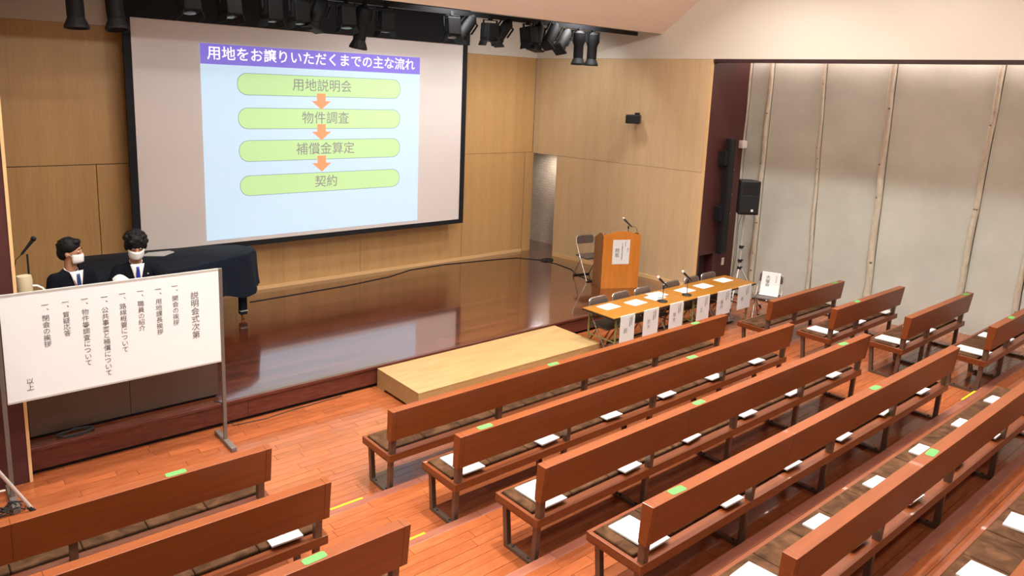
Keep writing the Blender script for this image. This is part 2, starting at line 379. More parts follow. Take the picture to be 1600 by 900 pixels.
# maroon pier that closes the stage opening, concrete wall of the alcove
PX0, PX1 = 10.93, 12.09
pier = MB(); PY = 7.62
nz0, nz1 = .27, .86
pier.box(PX0, PX1, PY, PY+.25, nz1, WT); pier.box(PX0, 11.02, PY, PY+.25, 0, nz1); pier.box(11.44, PX1, PY, PY+.25, 0, nz1); pier.box(11.02, 11.44, PY+.16, PY+.25, 0, nz1); pier.box(11.02, 11.44, PY, PY+.16, 0, nz0)
struct('wall_pier_right', pier, MAROON)
tag(obj('equipment_niche', MB().box(11.02, 11.2, PY+.06, PY+.155, nz0+.004, nz1-.01), DGREY, bevel=.006), 'dark grey cabinet door set in the low niche of the maroon pier', 'panel')
CX = 12.10
def cw(y): return CX+(7.7-y)*SPL
def concbox(ya, yb, z0, z1, t, off):
    m = MB(); n = Vector((math.cos(R(6.816)), math.sin(R(6.816)), 0))
    P = [Vector((cw(ya), ya, 0))+n*off, Vector((cw(yb), yb, 0))+n*off, Vector((cw(yb), yb, 0))+n*(off+t), Vector((cw(ya), ya, 0))+n*(off+t)]
    return m.prism([(p.x, p.y) for p in P], 'z', z0, z1)
wc = struct('wall_alcove', concbox(-4.5, 7.9, -.1, 4.75, .12, .07), mat('dark concrete joint', '#55504a', .9))
TR = [(7.56, .028, .02), (7.17, .05, 0), (6.27, .034, -.17), (5.18, .055, -.05), (3.70, .045, .14), (3.05, .04, .03), (1.7, .05, .1), (.2, .04, 0)]
je = [7.9]+[t[0] for t in TR]+[-4.5]
nrm = Vector((math.cos(R(6.816)), math.sin(R(6.816)), 0))
def slab_panel(aB, aT, cB, cT):
    vs = []
    for off in (0, .075):
        for y, z in ((aB, -.1), (cB, -.1), (cT, 4.75), (aT, 4.75)): p = Vector((cw(y), y, z))+nrm*off; vs.append(tuple(p))
    return MB().add(vs, [(0, 1, 2, 3), (7, 6, 5, 4), (0, 4, 5, 1), (1, 5, 6, 2), (2, 6, 7, 3), (3, 7, 4, 0)])
jB = [7.9]+[t[0]+.05+t[2]-t[1]*.9 for t in TR]+[-4.5]; jT = [7.9]+[t[0]+.05-t[1]*.75 for t in TR]+[-4.5]
for i in range(len(jB)-1):
    obj('panel', slab_panel(jB[i]-.006, jT[i]-.006, jB[i+1]+.006, jT[i+1]+.006), CONC, wc, bevel=.004)
struct('ceiling_alcove', MB().prism([(wx(7.9)+.1, 7.9), (wx(-4.5)+.1, -4.5), (cw(-4.5)+.2, -4.5), (cw(7.9)+.2, 7.9)], 'z', 4.75, 4.85), WHITEWALL)
struct('baseboard_alcove', concbox(-4.5, 7.6, 0, .02, .02, -.02), RUBBER)
names = ['slim birch trunk set in the concrete wall beside the maroon pier', 'thick pale birch trunk on the concrete wall, second from the maroon pier', 'slim crooked birch trunk on the concrete wall behind the paper-draped chair', 'thick birch trunk with a knotted scar on the concrete wall, fourth from the pier', 'birch trunk on the concrete wall, fifth from the maroon pier', 'birch trunk low behind the fourth bench of the wall block', 'birch trunk on the concrete wall, seventh from the pier', 'birch trunk on the concrete wall, eighth from the pier']
for (y, r0, lean), nm in list(zip(TR, names))[:6]:
    pts = []; rs = []; n = 26
    for i in range(n+1):
        t = i/n; z = .0+4.7*t; yy = y+.05+(1-t)*lean+math.sin(i*.9+y*5)*.009; pts.append((cw(yy)-r0*.62, yy, z)); rs.append(r0*(1.05-.3*t)*(1+.05*math.sin(i*2.9+y))*(1.12 if random.random() < .12 else 1))
    o = obj('birch_trunk', MB().tube(pts, 0, 12, rs), BIRCH, smooth=True); tag(o, nm, 'tree trunk')
    for q in range(4):
        i = random.randint(3, n-3); p = pts[i]
        obj('knot', MB().ell((p[0]-rs[i]*.75, p[1]+rs[i]*.35*random.choice((-1, 1)), p[2]), (rs[i]*.38, rs[i]*.45, rs[i]*.35), 8, 6), mat('dark bark knot', '#7d705e', .9), o, True)
# cove strip above the alcove
for y in (6.9, 5.3, 3.7, 2.1, .5):
    l = lamp('cove_lamp', (cw(y)-.16, y, 4.62), 14, 1.5, (1, .80, .74), (0, 0, -WROT), 'RECTANGLE', .08); l.data.size = .06; l.data.size_y = 1.5

# left pier, corridor behind the stage, remaining shell
struct('wall_pier_left', MB().box(-3.5, .735, 7.45, 7.85, 0, 6.2), MAROON)
struct('trim_3', MB().box(.735, .76, 7.44, 7.86, 0, 6.2), TRIMW)
struct('wall_left', MB().prism([(-3.0, -4.5), (-3.0, 7.5), (-3.15, 7.5), (-3.15, -4.5)], 'z', 0, 8.5), WHITEWALL)
struct('wall_stage_left', MB().prism([(.3, 7.85), (1.17, 11.56), (1.02, 11.6), (.15, 7.85)], 'z', ST_H, 6.2), MAPY)
struct('wall_corridor', MB().prism([(11.36, 10.0), (11.15, 13.2), (11.3, 13.2), (11.5, 10.0)], 'z', ST_H, 3), BRICK)
struct('wall_corridor_end', MB().box(10.3, 11.4, 13.2, 13.3, ST_H, 3), WHITEWALL)
struct('ceiling_corridor', MB().prism([(10.78, 9.9), (10.55, 11.7), (10.4, 13.3), (11.3, 13.3), (11.5, 9.9)], 'z', 2.45, 2.5), WHITEWALL)
struct('wall_rear', MB().box(-5.5, 13.6, -4.6, -4.5, 0, 9), WHITEWALL)
# hall ceiling: sweeps up from the stage header
cp = [(8.62, 4.75), (8.42, 4.9), (8.2, 5.08), (7.95, 5.3), (7.4, 5.85), (6.7, 6.5), (5.9, 7.1), (5.2, HZ), (-4.5, HZ)]
struct('ceiling', MB().prism(cp+[(-4.5, HZ+.15), (5.2, HZ+.15), (8.0, 5.6), (8.66, 5.6)], 'x', -3.2, 12.0), SOFFIT)
struct('ceiling_stage', MB().box(-2, 11.6, 8.64, 11.75, 5.5, 5.6), BLACK)

# ------------------------------------------------------------ screen, slide and masking
SY = 11.2
t = thing('projection_screen', 'large white projection screen with a black border showing a slide', 'screen', (0, SY, 0))
S0, S1, Z0, Z1 = 2.67, 8.26, 1.19, 4.44
obj('screen_cloth', MB().box(S0-.02, S1+.02, .0, .02, Z0-.02, Z1+.02), SCREENW, t)
fr = MB(); fr.box(S0-.1, S0, -.01, .04, Z0-.08, Z1+.1); fr.box(S1, S1+.1, -.01, .04, Z0-.08, Z1+.1); fr.box(S0, S1, -.01, .04, Z0-.08, Z0)
obj('border', fr, BLACK, t)
obj('masking_panel', MB().box(S0-.1, S1+.14, -.02, .06, Z1, 5.5), BLACK, t)
sl = obj('slide', MB().box(3.57, 7.32, -.006, -.001, 1.25, 4.16), SLBLUE, t)
def plate(name, x0, x1, z0, z1, y, mt, rad=0, par=None):
    if rad:
        pr = []
        for cx, cz, a0 in ((x1-rad, z1-rad, 0), (x0+rad, z1-rad, 90), (x0+rad, z0+rad, 180), (x1-rad, z0+rad, 270)):
            for k in range(7): a = R(a0+15*k); pr.append((cx+rad*math.cos(a), cz+rad*math.sin(a)))
        m = MB().prism(pr, 'y', y-.001, y)
    else: m = MB().box(x0, x1, y-.001, y, z0, z1)
    return obj(name, m, mt, par or t)
plate('slide_title_bar', 3.57, 7.32, 3.87, 4.16, -.0062, SLPUR, par=sl)
FR = lambda x, y, z: frame((x, y, z), (1, 0, 0), (0, 0, 1))
text('lettering', '用地をお譲りいただくまでの主な流れ', .209, SLWHT, FR(3.665, -.0085, 3.955), sl, bold=.0018)
for i, (zt, zb, tx, tw, sz) in enumerate([(3.765, 3.435, '用地説明会', 4.953, .208), (3.25, 2.925, '物件調査', 5.105, .209), (2.755, 2.425, '補償金算定', 5.0, .208), (2.215, 1.897, '契約', 5.312, .208)]):
    plate('box_outline', 4.09, 6.93, zb, zt, -.0062, SLLINE, .15, sl); plate('flow_box', 4.10, 6.92, zb+.01, zt-.01, -.0074, SLGRN, .143, sl)
    text('lettering', tx, sz, SLTXT, FR(tw, -.0095, zt-.225), sl, bold=.001)
for zt, zb in ((3.49, 3.235), (3.0, 2.74), (2.49, 2.226)):
    pr = [(-.075, zt), (.075, zt), (.075, zt-.12), (.17, zt-.12), (0, zb), (-.17, zt-.12), (-.075, zt-.12)]
    obj('arrow', MB().prism([(5.443+a, c) for a, c in pr], 'y', -.0098, -.0086), SLORG, sl)

# ------------------------------------------------------------ stage lights on their pipe
tag(obj('lighting_pipe', MB().box(-.5, 10.5, 8.97, 9.03, 4.71, 4.78), PIPE), 'black lighting bar under the edge of the peach ceiling', 'lighting bar')
tag(obj('lighting_pipe', MB().tube([(.6, 9.6, 5.0), (10.2, 9.6, 5.0)], .03), PIPE), 'second black lighting pipe deeper over the stage', 'lighting bar')
def spot_parts(kind):
    r = thing('spotlight', 'x', 'stage light', (0, 0, 0), 0, 'stage spotlights on the lighting bar')
    obj('clamp', MB().box(-.02, .02, -.03, .03, -.06, .0), DGREY, r)
    y = MB(); y.box(-.115, -.105, -.015, .015, -.2, -.05); y.box(.105, .115, -.015, .015, -.2, -.05); y.box(-.115, .115, -.015, .015, -.06, -.05)
    obj('yoke', y, DGREY, r)
    if kind == 'fresnel':
        b = obj('housing', MB().box(-.09, .09, -.1, .1, -.32, -.09), SPOTB, r, bevel=.015)
        obj('cooling_fin', MB().box(-.095, -.07, -.06, .06, -.27, -.12), DGREY, b); obj('cooling_fin', MB().box(.07, .095, -.06, .06, -.27, -.12), DGREY, b)
        obj('barn_door', MB().prism([(-.09, -.32), (-.115, -.39), (-.11, -.39), (-.085, -.32)], 'y', -.09, .09), DGREY, r); obj('barn_door', MB().prism([(.09, -.32), (.115, -.39), (.11, -.39), (.085, -.32)], 'y', -.09, .09), DGREY, r)
        obj('lens', MB().lathe([(.07, -.325), (.06, -.335), (.0, -.34)], n=16), mat('grey lens glass', '#2a2c30', .3), r)
    elif kind == 'profile':
        b = obj('housing', MB().lathe([(.05, -.06), (.085, -.09), (.09, -.2), (.07, -.26), (.07, -.42), (.06, -.43)], n=16), SPOTB, r, True)
        obj('gel_frame', MB().lathe([(.065, -.42), (.1, -.5), (.1, -.52), (.09, -.52), (.055, -.43)], n=16), DGREY, r)
    else:
        b = obj('housing', MB().lathe([(.045, -.03), (.07, -.06), (.075, -.3), (.085, -.31), (.085, -.36), (.07, -.365)], n=16), SPOTB, r, True)
        obj('rear_cap', MB().lathe([(.03, .0), (.05, -.03), (.05, -.05)], n=12), DGREY, r)
        obj('gel_frame', MB().box(-.09, .09, -.09, .09, -.385, -.365), DGREY, r)
    return r
protos = {k: spot_parts(k) for k in ('fresnel', 'profile', 'tube')}; used = set()
SP = [(1.62, 'profile', 0, 4.34), (1.97, 'profile', 0, 4.29), (2.75, 'fresnel', 0, 4.42), (3.2, 'fresnel', 0, 4.43), (3.72, 'fresnel', 0, 4.43), (4.07, 'fresnel', 0, 4.5), (4.42, 'tube', 22, 4.4), (4.72, 'fresnel', 0, 4.44), (5.0, 'profile', 8, 4.34), (5.32, 'fresnel', 0, 4.47), (6.40, 'fresnel', 0, 4.35), (6.82, 'tube', 38, 4.36), (7.13, 'fresnel', 0, 4.44), (7.52, 'tube', 40, 4.37), (7.88, 'fresnel', 0, 4.42), (8.14, 'tube', 12, 4.36), (8.50, 'tube', 38, 4.38), (8.78, 'tube', 42, 4.33), (9.03, 'profile', 0, 4.26), (9.37, 'profile', 0, 4.22)]
ORD = ['first', 'second', 'third', 'fourth', 'fifth', 'sixth', 'seventh', 'eighth', 'ninth', 'tenth', 'eleventh', 'twelfth', 'thirteenth', 'fourteenth', 'fifteenth', 'sixteenth', 'seventeenth', 'eighteenth', 'nineteenth', 'twentieth']
KD = {'fresnel': 'box-shaped black spotlight with barn doors', 'profile': 'long black profile spotlight pointing down', 'tube': 'tilted black tube spotlight'}
for i, (x, kind, tilt, zb) in enumerate(SP):
    sc_ = 1.12 if kind == 'fresnel' else 1.2; ln = {'fresnel': .39, 'profile': .52, 'tube': .385}[kind]*sc_; z = min(4.75, zb+ln*math.cos(R(tilt)))
    lb = KD[kind]+', '+ORD[len(SP)-1-i]+' on the bar counted from the side wall'
    if kind in used: o = dup(protos[kind], (x, 8.99, z), 0, lb)
    else: o = protos[kind]; o.location = (x, 8.99, z); o['label'] = lb; used.add(kind)
    o.scale = (sc_,)*3; o.rotation_euler = (R(random.uniform(-12, 4)), R(tilt), R(random.uniform(-15, 15)) if kind != 'tube' else 0)

# ------------------------------------------------------------ benches
LEN = 5.12
def make_bench(length, posts, segs):
    r = thing('wooden_bench', 'x', 'bench')
    f = MB(); f.box(0, length, .0, .085, .352, .42); f.box(0, length, .455, .485, .352, .42); f.box(0, .03, .085, .455, .352, .42); f.box(length-.03, length, .085, .455, .352, .42); f.box(.03, length-.03, .085, .455, .36, .392)
    obj('seat_frame', f, PEWD, r, bevel=.003)
    n = max(1, round((length-.06)/.42)); w_ = (length-.07)/n
    cm = None
    for i in range(n):
        if cm is None: cm = MB().box(.002, w_-.002, .105, .45, .392, .435).mesh('cushion', SUEDE)
        o = obj('cushion', cm, None, r, bevel=.012, loc=(.035+i*w_, 0, 0))
    prof = [(-.022, .567), (-.057, .857), (.032, .857), (.045, .567)]
    cuts = [0, .045]+[length*s for s in segs]+[length-.045, length]
    for i, (a, c) in enumerate(zip(cuts, cuts[1:])):
        e = c-a < .1
        obj('end_board' if e else 'backrest', MB().prism(prof, 'x', a+.0006, c-.0006), PEW, r, bevel=.0025)
    for p in posts:
        obj('post', MB().prism([(.055, .38), (.055, .58), (.02, .62), (-.005, .62), (.01, .38)], 'x', p-.025, p+.025), STEELB, r)
        obj('leg', MB().prism([(.385, .36), (.43, .36), (.395, .0), (.35, .0)], 'x', p-.02, p+.02), STEELB, r)
        obj('leg', MB().prism([(.03, .36), (.075, .36), (.085, .0), (.045, .0)], 'x', p-.02, p+.02), STEELB, r)
        fb = obj('foot_bar', MB().box(p-.022, p+.022, .075, .36, 0, .03), STEELB, r)
        for yy in (.13, .31): obj('bolt', MB().lathe([(.011, .03), (.011, .036), (.006, .039)], (p, yy, 0), 8), RUBBER, fb)
    return r
PC = [.05+1.235*i for i in range(5)]; PC[-1] = LEN-.07
long_b = make_bench(LEN, PC, (1/3, 2/3)); short_b = make_bench(2.14, (.05, .80, 2.02), ())
def yr(k): return 5.275-PITCHY*(k-1)
def cx0(k): return [3.19, 3.27, 3.355, 3.435, 3.53, 3.61][k-1]
def rx0(k): return [9.44, 9.50, 9.60, 9.70][k-1]
def lx1(k): return [2.10, 2.16, 2.24][k-1]
rowname = ['first', 'second', 'third', 'fourth', 'fifth', 'sixth']
extra = ['nearest the platform, empty seat', 'two stickers on its back', 'two stickers on it', 'before the wide step', 'papers lying along its seat', 'only its seat end in sight']
for k in range(1, 7):
    lb = 'long orange brown bench, %s row of the middle block, %s' % (rowname[k-1], extra[k-1])
    if k == 1: long_b.location = (cx0(1), yr(1), 0); long_b['label'] = lb; long_b['group'] = 'benches of the middle block'
    else: dup(long_b, (cx0(k), yr(k), RISE*(k-1)), 0, lb, 'benches of the middle block')
lle = ['in front of the agenda board', 'with one white paper at its aisle end', 'with a green sticker by its aisle end']
for k in range(1, 4): dup(long_b, (lx1(k)-LEN, yr(k), RISE*(k-1)), 0, 'long bench before the agenda board, %s row, %s' % (rowname[k-1], lle[k-1]), 'benches of the board-side block')
for k in range(1, 5):
    lb = 'short bench by the concrete wall, %s from the stage%s' % (rowname[k-1], ', no papers on it' if k == 1 else '')
    if k == 1: short_b.location = (rx0(1), yr(1), 0); short_b['label'] = lb; short_b['group'] = 'short benches by the concrete wall'
    else: dup(short_b, (rx0(k), yr(k), RISE*(k-1)), 0, lb, 'short benches by the concrete wall')

# papers on the seats
def bundle_mesh():
    m = MB(); n = 8; vs = []; 
    for s in (0, 1):
        for i in range(n+1):
            t_ = i/n; z = .004*math.sin(t_*math.pi)+.012*(1-t_)**3
            for x_ in (0, .222): vs.append((x_, .355*t_, z+(.013 if s else 0)))
    k = 2*(n+1); fs = []
    for i in range(n):
        a = 2*i; fs += [(a, a+2, a+3, a+1), (k+a, k+a+1, k+a+3, k+a+2), (a, k+a, k+a+2, a+2), (a+1, a+3, k+a+3, k+a+1)]
    fs += [(0, 1, k+1, k), (2*n, k+2*n, k+2*n+1, 2*n+1)]
    return m.add(vs, fs).mesh('document_bundle', PAPER)
bmesh_ = bundle_mesh()
doc = tag(obj('document_bundle', bmesh_, None), 'x', 'document'); mk = obj('printed_mark', MB().box(.09, .12, .327, .335, .0132, .0137), INKL, doc)
first = [True]
def place_doc(x, y, z, rz, lb, g):
    if first[0]: o = doc; first[0] = False; o.location = (x, y, z)
    else: o = dup(doc, (x, y, z))
    o.rotation_euler = (0, 0, rz); o['label'] = lb; o['group'] = g
for k, idx in ((2, range(6)), (3, range(6)), (4, range(6)), (5, range(6)), (6, range(4))):
    for i in idx:
        x = cx0(k)+.23+.868*i-.105
        lb = 'white document bundle on middle block %s bench, %s from its board-side end' % (rowname[k-1], ORD[i])
        place_doc(x+random.uniform(-.008, .008), yr(k)+.045+random.uniform(-.012, .012), RISE*(k-1)+.4365, R(random.uniform(-4, 4)), lb, 'document bundles on the benches')
for k, idx in ((2, range(3)), (3, range(2)), (4, range(3))):
    for i in idx:
        x = rx0(k)+.22+.868*i-.105
        place_doc(x, yr(k)+.05, RISE*(k-1)+.4365, R(random.uniform(-3, 3)), 'white document bundle on %s short bench by concrete wall, %s from aisle end' % (rowname[k-1], ORD[i]), 'document bundles on the benches')
place_doc(1.77, yr(2)+.05, RISE+.4365, R(-2), 'white document bundle on the second bench before the agenda board', 'document bundles on the benches')
# stickers
stm = None
STK = [(5.17, 1, 'middle block first bench, near half'), (7.65, 1, 'middle block first bench, far end'), (3.55, 2, 'middle block second bench, aisle end'), (6.35, 2, 'middle block second bench, far half'), (5.22, 3, 'middle block third bench, near half'), (7.88, 3, 'middle block third bench, wall-side end'), (3.73, 4, 'middle block fourth bench, aisle end'), (6.62, 4, 'middle block fourth bench, wall-side half'), (5.47, 5, 'middle block fifth bench'), (11.34, 1, 'first short bench by the concrete wall'), (10.16, 2, 'second short bench by the concrete wall'), (11.55, 3, 'third short bench by the concrete wall'), (10.36, 4, 'fourth short bench by the concrete wall'), (1.4, 1, 'first bench before the agenda board'), (1.63, 3, 'third bench before the agenda board')]
for x, k, where in STK:
    if stm is None: stm = MB().prism([(.07*sx*(1 if i else .8), .03*sy*(.7 if i else 1)) for sx, sy, i in ((1, 1, 1), (1, 1, 0), (-1, 1, 0), (-1, 1, 1), (-1, -1, 1), (-1, -1, 0), (1, -1, 0), (1, -1, 1))], 'z', 0, .0015).mesh('green_sticker', GREEN)
    o = tag(obj('green_sticker', stm, None), 'pale green sticker on the back top of the '+where, 'sticker', 'green seat stickers'); o.location = (x, yr(k)-.012, RISE*(k-1)+.8575); o.rotation_euler = (0, 0, R(random.uniform(-5, 5)))

# ------------------------------------------------------------ plywood platform at the stage foot
t = thing('step_platform', 'low pale plywood platform step against the stage front', 'platform', (4.37, 6.60, 0))
obj('deck', MB().box(0, 3.0, .11, .92, .232, .25), PLY, t, bevel=.002); obj('front_rail', MB().box(0, 3.0, .0, .109, .232, .25), PLY, t, bevel=.002)
for x0, x1 in ((0, .018), (2.982, 3.0)):
    m = MB().prism([(.0, .0), (.0, .231), (.92, .231), (.92, 0), (.76, 0), (.74, .035), (.22, .035), (.2, 0)], 'x', x0, x1); obj('side_panel', m, PLY, t)
for x0, x1 in ((.02, 1.49), (1.494, 2.98)): obj('front_panel', MB().box(x0, x1, .0, .018, .02, .231), PLY, t)
obj('back_panel', MB().box(.02, 2.98, .9, .918, .02, .231), PLY, t)

# ------------------------------------------------------------ tables with plates, sheets, microphones
for i, x0 in enumerate((7.29, 9.03)):
    t = thing('folding_table', 'long orange folding table, half %s' % ('next to the plywood platform' if i == 0 else 'next to the concrete wall'), 'table', (x0, 6.30, 0), 0, 'panel tables')
    obj('tabletop', MB().box(0, 1.735, 0, .60, .672, .70), TABLEW, t, bevel=.004); obj('edge_band', MB().box(-.002, 1.737, -.002, .602, .668, .688), RUBBER, t)
    for lx in (.10, 1.60):
        for ly in (.05, .55): obj('leg', MB().tube([(lx, ly, .67), (lx, ly, .0)], .014, 8), OLIVE, t, True)
        obj('crossbar', MB().tube([(lx, .05, .32), (lx, .55, .32)], .01, 8), OLIVE, t, True)
        s = 1 if lx < .8 else -1
        obj('brace', MB().tube([(lx, .05, .5), (lx+s*.16, .05, .665)], .008, 8), OLIVE, t, True); obj('brace', MB().tube([(lx, .55, .5), (lx+s*.16, .55, .665)], .008, 8), OLIVE, t, True)
    obj('shelf_bar', MB().tube([(.12, .5, .55), (1.6, .5, .55)], .008, 8), OLIVE, t, True)
PL = [(7.415, 7.715, '係\n長', ''), (7.905, 8.235, '課\n木', ''), (8.49, 8.81, '佐\n木', ''), (9.155, 9.47, '', '主'), (9.675, 10.05, '森\n田', ''), (10.25, 10.62, '', '藤')]
BIG = ['囲', '鈴\n木', '坂\n本', '立', '梅\n田', '務']
for i, (a, c, _, _) in enumerate(PL):
    w_ = c-a; t = tag(obj('name_sheet', MB().prism([(6.292, .315), (6.292, .7035), (6.305, .7035), (6.305, .7012), (6.2965, .7012), (6.2965, .315)], 'x', a, c), PAPER), 'white name sheet hanging from the table front, %s from the platform end' % ORD[i], 'name sheet', 'name sheets on the table front')
    b_ = BIG[i]; n = b_.count('\n')+1
    text('lettering', b_, .075, INKL, FR(a+w_*.25, 6.291, .50 if n > 1 else .46), t, bold=-.0005)
    text('lettering', '県\n土\n整\n備\n部', .026, INKL, FR(a+w_*.62, 6.291, .64), t); text('lettering', '用\n地\n課\n担\n当', .026, INKL, FR(a+w_*.74, 6.291, .655), t)
SH = [(7.64, 6.72, 2), (8.13, 6.64, 3), (8.60, 6.66, 6), (8.74, 6.74, -4), (9.32, 6.66, 2), (9.81, 6.66, 1), (10.42, 6.70, 0)]
for i, (x, y, a) in enumerate(SH):
    o = tag(obj('paper_sheet', MB().box(-.15, .15, -.105, .105, 0, .003), PAPER), 'white paper sheet lying on the tables, %s from the platform end' % ORD[i], 'paper', 'paper sheets on the panel tables'); o.location = (x, y, .7005+(.0035 if i == 3 else 0)); o.rotation_euler = (0, 0, R(a))
tag(obj('black_pen', MB().tube([(8.56, 6.60, .709), (8.68, 6.57, .709)], .005, 8), RUBBER, smooth=True), 'black pen lying on the overlapping sheets of the table', 'pen')
def desk_mic(x, y, z, lb, yaw=0, h=.20):
    t = thing('desk_microphone', lb, 'microphone', (x, y, z), yaw)
    obj('base', MB().lathe([(.072, 0), (.075, .006), (.07, .014), (.02, .018)], n=24), SPK, t, True)
    obj('stem', MB().tube([(0, 0, .015), (0, 0, h)], .008, 10), CHROME, t, True)
    obj('clip', MB().tube([(.0, 0, h-.01), (.0, .0, h+.04)], .014, 10), RUBBER, t, True)
    d = Vector((-.62, .35, .62)).normalized(); c = Vector((.05, -.03, h+.03))
    obj('body', MB().tube([c, c+d*.05, c+d*.17, c+d*.185], 0, 12, [.011, .013, .018, .02]), SPK, t, True)
    obj('head', MB().ell(c+d*.205, (.025, .025, .028), 14, 10), mat('pale microphone mesh', '#d6d0c6', .4, .6, bump=(300, .5)), t, True)
    return t
desk_mic(8.52, 6.46, .701, 'desk microphone on a round black base at the middle of the tables')
desk_mic(9.12, 6.47, .701, 'desk microphone on a round black base nearer the concrete wall')
obj  # chairs
def make_chair():
    r = thing('folding_chair', 'x', 'chair')            # faces -y, origin on the floor under the seat centre
    for s in (-1, 1):
        x = .2*s
        obj('frame_tube', MB().tube([(x, -.24, .012), (x, -.22, .05), (x, .02, .42), (x*.98, .17, .66), (x*.92, .185, .74)], .0105, 10), CHROME, r, True)
        obj('leg', MB().tube([(x*.9, .24, .012), (x*.9, .22, .05), (x*.9, .0, .40)], .0105, 10), CHROME, r, True)
    obj('top_bow', MB().tube([(-.184, .185, .74), (-.17, .19, .765), (-.12, .195, .78), (.12, .195, .78), (.17, .19, .765), (.184, .185, .74)], .0105, 10), CHROME, r, True)
    obj('foot_rail', MB().tube([(-.2, -.24, .012), (.2, -.24, .012)], .013, 10), RUBBER, r, True); obj('foot_rail', MB().tube([(-.18, .24, .012), (.18, .24, .012)], .013, 10), RUBBER, r, True)
    obj('seat', MB().box(-.2, .2, -.2, .17, .405, .44), VINYL, r, bevel=.016, seg=3)
    m = MB(); n = 10; pr = []
    for i in range(n+1): a = math.pi*i/n; pr.append((-.185*math.cos(a), .70+.085*min(1, math.sin(a)*1.6)))
    pr += [(.185, .64), (.17, .625), (-.17, .625), (-.185, .64)]
    obj('backrest', m.prism(pr, 'y', .168, .196), VINYL, r, bevel=.006)
    obj('seat_knob', MB().ell((0, -.2, .40), (.015, .01, .012), 10, 8), CHROME, r, True)
    return r
ch = make_chair(); ch.location = (7.68, 6.78, 0); ch['label'] = 'folding chair behind the panel tables, first from the platform end'; ch['group'] = 'folding chairs at the panel tables'
for i, x in enumerate((8.16, 8.64, 9.34, 9.86, 10.35)): dup(ch, (x, 6.77+random.uniform(-.02, .02), 0), R(random.uniform(-4, 4)), 'folding chair behind the panel tables, %s from the platform end' % ORD[i+1], 'folding chairs at the panel tables')
dup(ch, (9.80, 9.17, ST_H), R(-12), 'empty folding chair on the stage beside the orange lectern', '')
c7 = dup(ch, (11.10, 6.25, 0), R(-68), 'folding chair with a name sheet draped over its backrest, beside the table end', '')
s7 = obj('draped_name_sheet', MB().prism([(.163, .80), (.205, .80), (.205, .66), (.203, .66), (.203, .797), (.165, .797), (.10, .60), (.04, .47), (-.02, .446), (-.02, .444), (.042, .467), (.104, .60)], 'x', -.15, .15), PAPER)
tag(s7, 'white name sheet draped over the chair by the table end', 'name sheet'); s7.location = (11.10, 6.25, 0); s7.rotation_euler = (0, 0, R(-68))
mm = frame((-.06, .136, .70), (1, 0, 0), (0, .30, .95)); mm.translation = Vector((-.085, .128, .70)); text('lettering', '大\n塚\n屋', .075, INKL, mm, s7); mm2 = mm.copy(); mm2.translation = Vector((.07, .150, .755)); text('lettering', '書\n記\n担\n当\n者', .028, INKL, mm2, s7)

# ------------------------------------------------------------ lectern
LX, LY = 9.42, 8.50; lrz = math.atan2(8.20-8.52, 10.06-9.42)
t = thing('lectern', 'orange wooden lectern with a curved top and a paper on its front', 'lectern', (9.44, 8.52, ST_H), lrz)
W = .70
pr = [(0, .06), (0, .955)]+[(W*i/12, .955+.075*math.sin(math.pi*i/12)) for i in range(13)]+[(W, .955), (W, .06)]
obj('front_panel', MB().prism(pr, 'y', 0, .02), LECT, t); obj('plinth', MB().box(.0, W, -.004, .02, 0, .06), LECT, t)
for x0, x1 in ((0, .02), (W-.02, W)): obj('side_panel', MB().prism([(.02, 0), (.02, .95), (.08, .99), (.2, .97), (.44, .85), (.44, 0)], 'x', x0-.0, x1), LECTS, t, bevel=.002)
obj('desk_board', MB().prism([(.03, .955), (.03, .975), (.44, .86), (.44, .84)], 'x', .021, W-.021), LECTS, t); obj('back_rail', MB().box(.02, W-.02, .42, .44, .0, .3), LECTS, t)
ns = obj('name_sheet', MB().box(.18, .50, -.0035, -.0005, .44, .88), PAPER); ns.location = (9.44, 8.52, ST_H); ns.rotation_euler = (0, 0, lrz); tag(ns, 'white name sheet taped to the front of the orange lectern', 'name sheet')
text('lettering', '桃\n坂', .085, INK, frame((.225, -.0042, .66), (1, 0, 0), (0, 0, 1)), ns); text('lettering', '県\n土\n整\n備\n部\n用\n地\n課\n長\n補\n佐', .028, INKL, frame((.345, -.0042, .80), (1, 0, 0), (0, 0, 1)), ns); text('lettering', '司\n会\n者', .028, INKL, frame((.40, -.0042, .82), (1, 0, 0), (0, 0, 1)), ns); text('lettering', '進\n行', .04, INKL, frame((.445, -.0042, .70), (1, 0, 0), (0, 0, 1)), ns)
def rot2(p): c, s = math.cos(lrz), math.sin(lrz); return (9.44+p[0]*c-p[1]*s, 8.52+p[0]*s+p[1]*c)
p = rot2((.5, .12)); lm = desk_mic(p[0], p[1], ST_H+.975, 'microphone on a short stand on top of the orange lectern', lrz, .09)
obj('cord', MB().tube([(.05, -.03, .12), (.11, -.02, .12), (.16, 0, .08), (.18, .02, .02)], .004, 6), RUBBER, lm, True)

